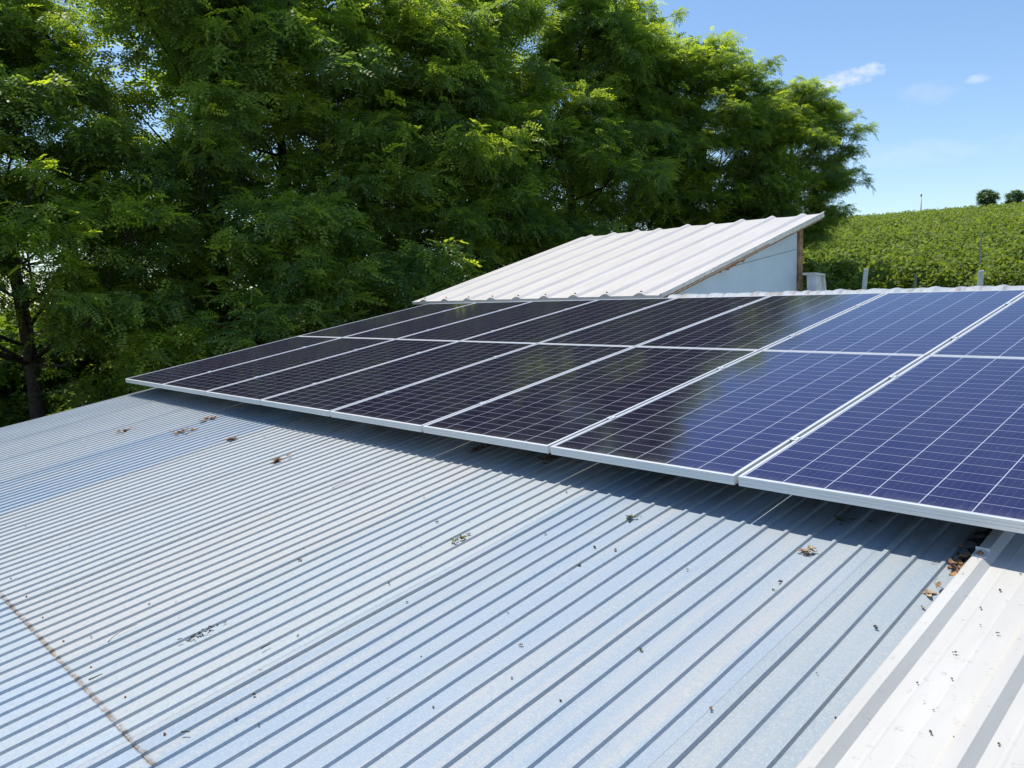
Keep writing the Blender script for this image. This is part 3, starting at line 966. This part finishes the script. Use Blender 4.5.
# ---------------------------------------------------------------- debris on the roofs
def R3(u, v, z): return ROOF @ Vector((u, v, z))
def leaf_shape(b, r, cx, cy, cz, L, w, a, curl=.3):
    ca, sa = math.cos(a), math.sin(a); vs = []
    for i in range(5):
        t = i/4; ww = w*math.sin(math.pi*(.08+.84*t))*.5; x = L*(t-.5); z = cz + .0015 + curl*L*(t-.5)**2*1.6
        for s in (-1, 0, 1):
            y = s*ww; zz = z + abs(s)*ww*.5
            vs.append((cx+x*ca-y*sa, cy+x*sa+y*ca, zz))
    fs = [(i*3+j, (i+1)*3+j, (i+1)*3+j+1, i*3+j+1) for i in range(4) for j in range(2)]
    n = len(b.v); b.add(vs, fs, True)
    b.add([(p[0], p[1], p[2]-.0009) for p in vs], [f[::-1] for f in fs], True)
def clump(name, u, v, n, spread, mats, label, cat, seed, z=ZB, size=.035, long=1.0, along=0.0):
    r = random.Random(seed); b = MB()
    for i in range(n):
        du = r.gauss(0, spread)*(1-along*.5); dv_ = r.gauss(0, spread)*long
        leaf_shape(b, r, du, dv_, r.uniform(0, .006)*min(3, n/4), size*r.uniform(.5, 1.2), size*r.uniform(.25, .5), r.uniform(0, 6.28), r.uniform(0, .9))
    for i in range(n//3):
        a = r.uniform(0, 6.28); x, y = r.gauss(0, spread), r.gauss(0, spread)
        b.tube([(x, y, .003), (x+math.cos(a)*size*.5, y+math.sin(a)*size*.5, .006), (x+math.cos(a+.3)*size, y+math.sin(a+.3)*size, .003)], .0008, 4)
    o = b.build(name, mats, fix=False)
    o.matrix_world = ROOF @ Matrix.Translation((u, v, z+.0015))
    return tag(o, label, cat)
clump('leaf_litter', 7.773, -0.170, 12, .013, M_paleleaf, 'light brown crumpled leaf clump on the blue roof under the nearest panel', 'leaf litter', 1, size=.03)
clump('leaf_litter', 8.245, -0.047, 34, .022, M_dryleaf, 'brown leaf heap caught against the first white rib', 'leaf litter', 2, long=2.4, size=.04)
clump('leaf_litter', 8.253, 0.177, 50, .022, M_darkbit, 'dark rotted leaves packed beside the white rib under the panel', 'leaf litter', 22, long=4, size=.04)
clump('dry_leaf', 8.217, -0.262, 2, .007, M_paleleaf, 'curled tan leaf on the blue roof beside the white rib', 'leaf', 3, size=.045)
clump('dry_leaf', 8.233, -0.353, 1, .003, M_paleleaf, 'small tan leaf scrap lying lower beside the white rib', 'leaf', 4, size=.03)
clump('dry_leaf', 7.773, 0.147, 4, .012, M_greenbit, 'faded olive leaf in the shadow under the nearest panel', 'leaf', 5, size=.04)
clump('leaf_litter', 6.998, -0.210, 9, .010, M_greenbit, 'small green-brown leaf tuft near the panel shadow, mid roof', 'leaf litter', 6, size=.028)
clump('leaf_litter', 6.457, -0.741, 14, .014, M_greenbit, 'withered green leaf scrap below the fifth front panel', 'leaf litter', 7, size=.028, long=1.8)
clump('leaf_litter', 6.181, -1.802, 18, .012, M_darkbit, 'long dark crumb trail on the lower roof near its cross lap', 'leaf litter', 8, size=.018, long=3.5)
clump('leaf_litter', 6.089, 0.218, 16, .02, M_dryleaf, 'dark brown leaf pile shaded under the front panel frame', 'leaf litter', 9, size=.045, long=2)
clump('leaf_litter', 5.549, 0.198, 16, .02, M_dryleaf, 'brown leaf streak in the shade left of the dark leaf pile', 'leaf litter', 10, size=.045, long=3)
clump('leaf_litter', 4.365, -0.517, 14, .018, M_dryleaf, 'rust-brown leaf scrap in the sun below the fourth front panel', 'leaf litter', 11, size=.045, long=1.5)
clump('leaf_litter', 2.661, -0.455, 20, .035, M_dryleaf, 'largest rusty leaf patch on the distant left part of the roof', 'leaf litter', 12, size=.055, long=1.2)
clump('leaf_litter', 2.477, -0.170, 12, .03, M_dryleaf, 'brown leaf patch close to the left end of the panel shadow', 'leaf litter', 13, size=.055)
clump('leaf_litter', 3.395, -0.394, 8, .02, M_dryleaf, 'small reddish leaf patch right of the largest rusty patch', 'leaf litter', 14, size=.06)
clump('leaf_litter', 1.956, -0.680, 8, .03, M_dryleaf, 'faint reddish leaf patch left of the largest rusty patch', 'leaf litter', 15, size=.06)
def twig(u, v, L, a, bend, rad, mat, label, z=ZB):
    b = MB(); pts = []
    for i in range(7):
        t = i/6; pts.append((L*(t-.5)*math.cos(a) - bend*math.sin(math.pi*t)*math.sin(a), L*(t-.5)*math.sin(a) + bend*math.sin(math.pi*t)*math.cos(a), rad+.001))
    b.tube(pts, [rad*(1-.5*i/6) for i in range(7)], 5)
    o = b.build('twig', mat); o.matrix_world = ROOF @ Matrix.Translation((u, v, z+.010))
    return tag(o, label, 'twig')
twig(5.885, -1.976, .13, 1.9, .02, .0012, M_darkbit, 'thin curved twig above the cross lap on the lower left roof')
twig(6.130, -2.149, .045, 1.5, .0, .0030, M_black, 'short black stick lying at the cross lap of the roof', ZB-.006)
twig(6.518, -1.690, .035, 1.6, .002, .0028, M_black, 'short black stick lying in the open lower middle of the blue roof')
twig(6.763, -2.078, .028, .6, .002, .0028, M_black, 'tiny black stick near the bottom edge of the photo')
twig(5.426, -0.557, .20, 1.75, .012, .0012, M_darkbit, 'thin pale grey twig lying along a rib on the mid-left roof')
twig(5.242, -0.578, .12, 1.5, .02, .0012, M_darkbit, 'forked thin twig below the fifth front panel')
twig(8.233, -0.190, .08, 2.2, .02, .0010, M_darkbit, 'hair-thin twig standing out of the heap beside the white rib')
# individually scattered crumbs and seed pods; nothing tells these apart
r = random.Random(9)
pod = []
for s in range(4):
    b = MB(); q = random.Random(s)
    for i in range(3):
        leaf_shape(b, q, q.gauss(0, .004), q.gauss(0, .004), q.uniform(0, .003), q.uniform(.010, .019), q.uniform(.005, .010), q.uniform(0, 6.28), .8)
    o = b.build('seed_husk', [M_darkbit, M_dryleaf, M_greenbit, M_darkbit][s], fix=False); pod.append(o)
spots = [(8.161, -0.527),(7.967, -1.119),(7.804, -0.476),(7.794, -0.415),(6.192, -0.649),(6.487, -0.578),(6.763, -0.506),(7.090, -0.660),(7.039, -0.506),(7.130, -0.486),(7.467, -0.486),(6.824, -1.945),(6.753, -1.853),
         (7.294, -1.180),(7.641, -0.996),(7.600, -1.323),(8.253, -0.986),(7.161, -1.609),(5.936, -1.231),(7.528, -0.364),(7.773, 0.106),(7.855, 0.177)]
while len(spots) < 90:
    spots.append((r.uniform(2.5, 8.2), r.uniform(-2.1, .0)))
for i, (u_, v_) in enumerate(spots):
    o = pod[i] if i < 4 else pod[i % 4].copy()
    if i >= 4: col.objects.link(o)
    sc_ = r.uniform(.45, .95) if i < 22 else r.uniform(.25, .6)
    o.matrix_world = ROOF @ Matrix.Translation((u_, v_, ZB+.003)) @ Matrix.Rotation(r.uniform(0, 6.28), 4, 'Z') @ Matrix.Scale(sc_, 4)
    tag(o, 'tiny dark seed husk lying loose on the blue-grey ribbed roof', 'seed husk', 'seed husks scattered on the blue-grey roof')
wsp = [(8.457, -0.935),(8.518, -0.904),(8.508, -0.925),(8.590, -0.894),(8.396, -0.180),(8.508, -0.374),(8.457, -0.425),(8.396, -0.578),(8.365, -0.762),(8.457, 0.075),(8.416, -0.047)] + [(r.uniform(8.38, 8.53), r.uniform(-1.2, .1)) for _ in range(5)]
for i, (u_, v_) in enumerate(wsp):
    o = pod[(i*2) % 4].copy(); col.objects.link(o)
    o.matrix_world = ROOF @ Matrix.Translation((u_, v_, WZ+.003)) @ Matrix.Rotation(r.uniform(0, 6.28), 4, 'Z') @ Matrix.Scale(r.uniform(.2, .4) if i > 10 else r.uniform(.35, .6), 4)
    tag(o, 'tiny dark seed husk lying loose on the white ribbed roof', 'seed husk', 'seed husks scattered on the white roof')
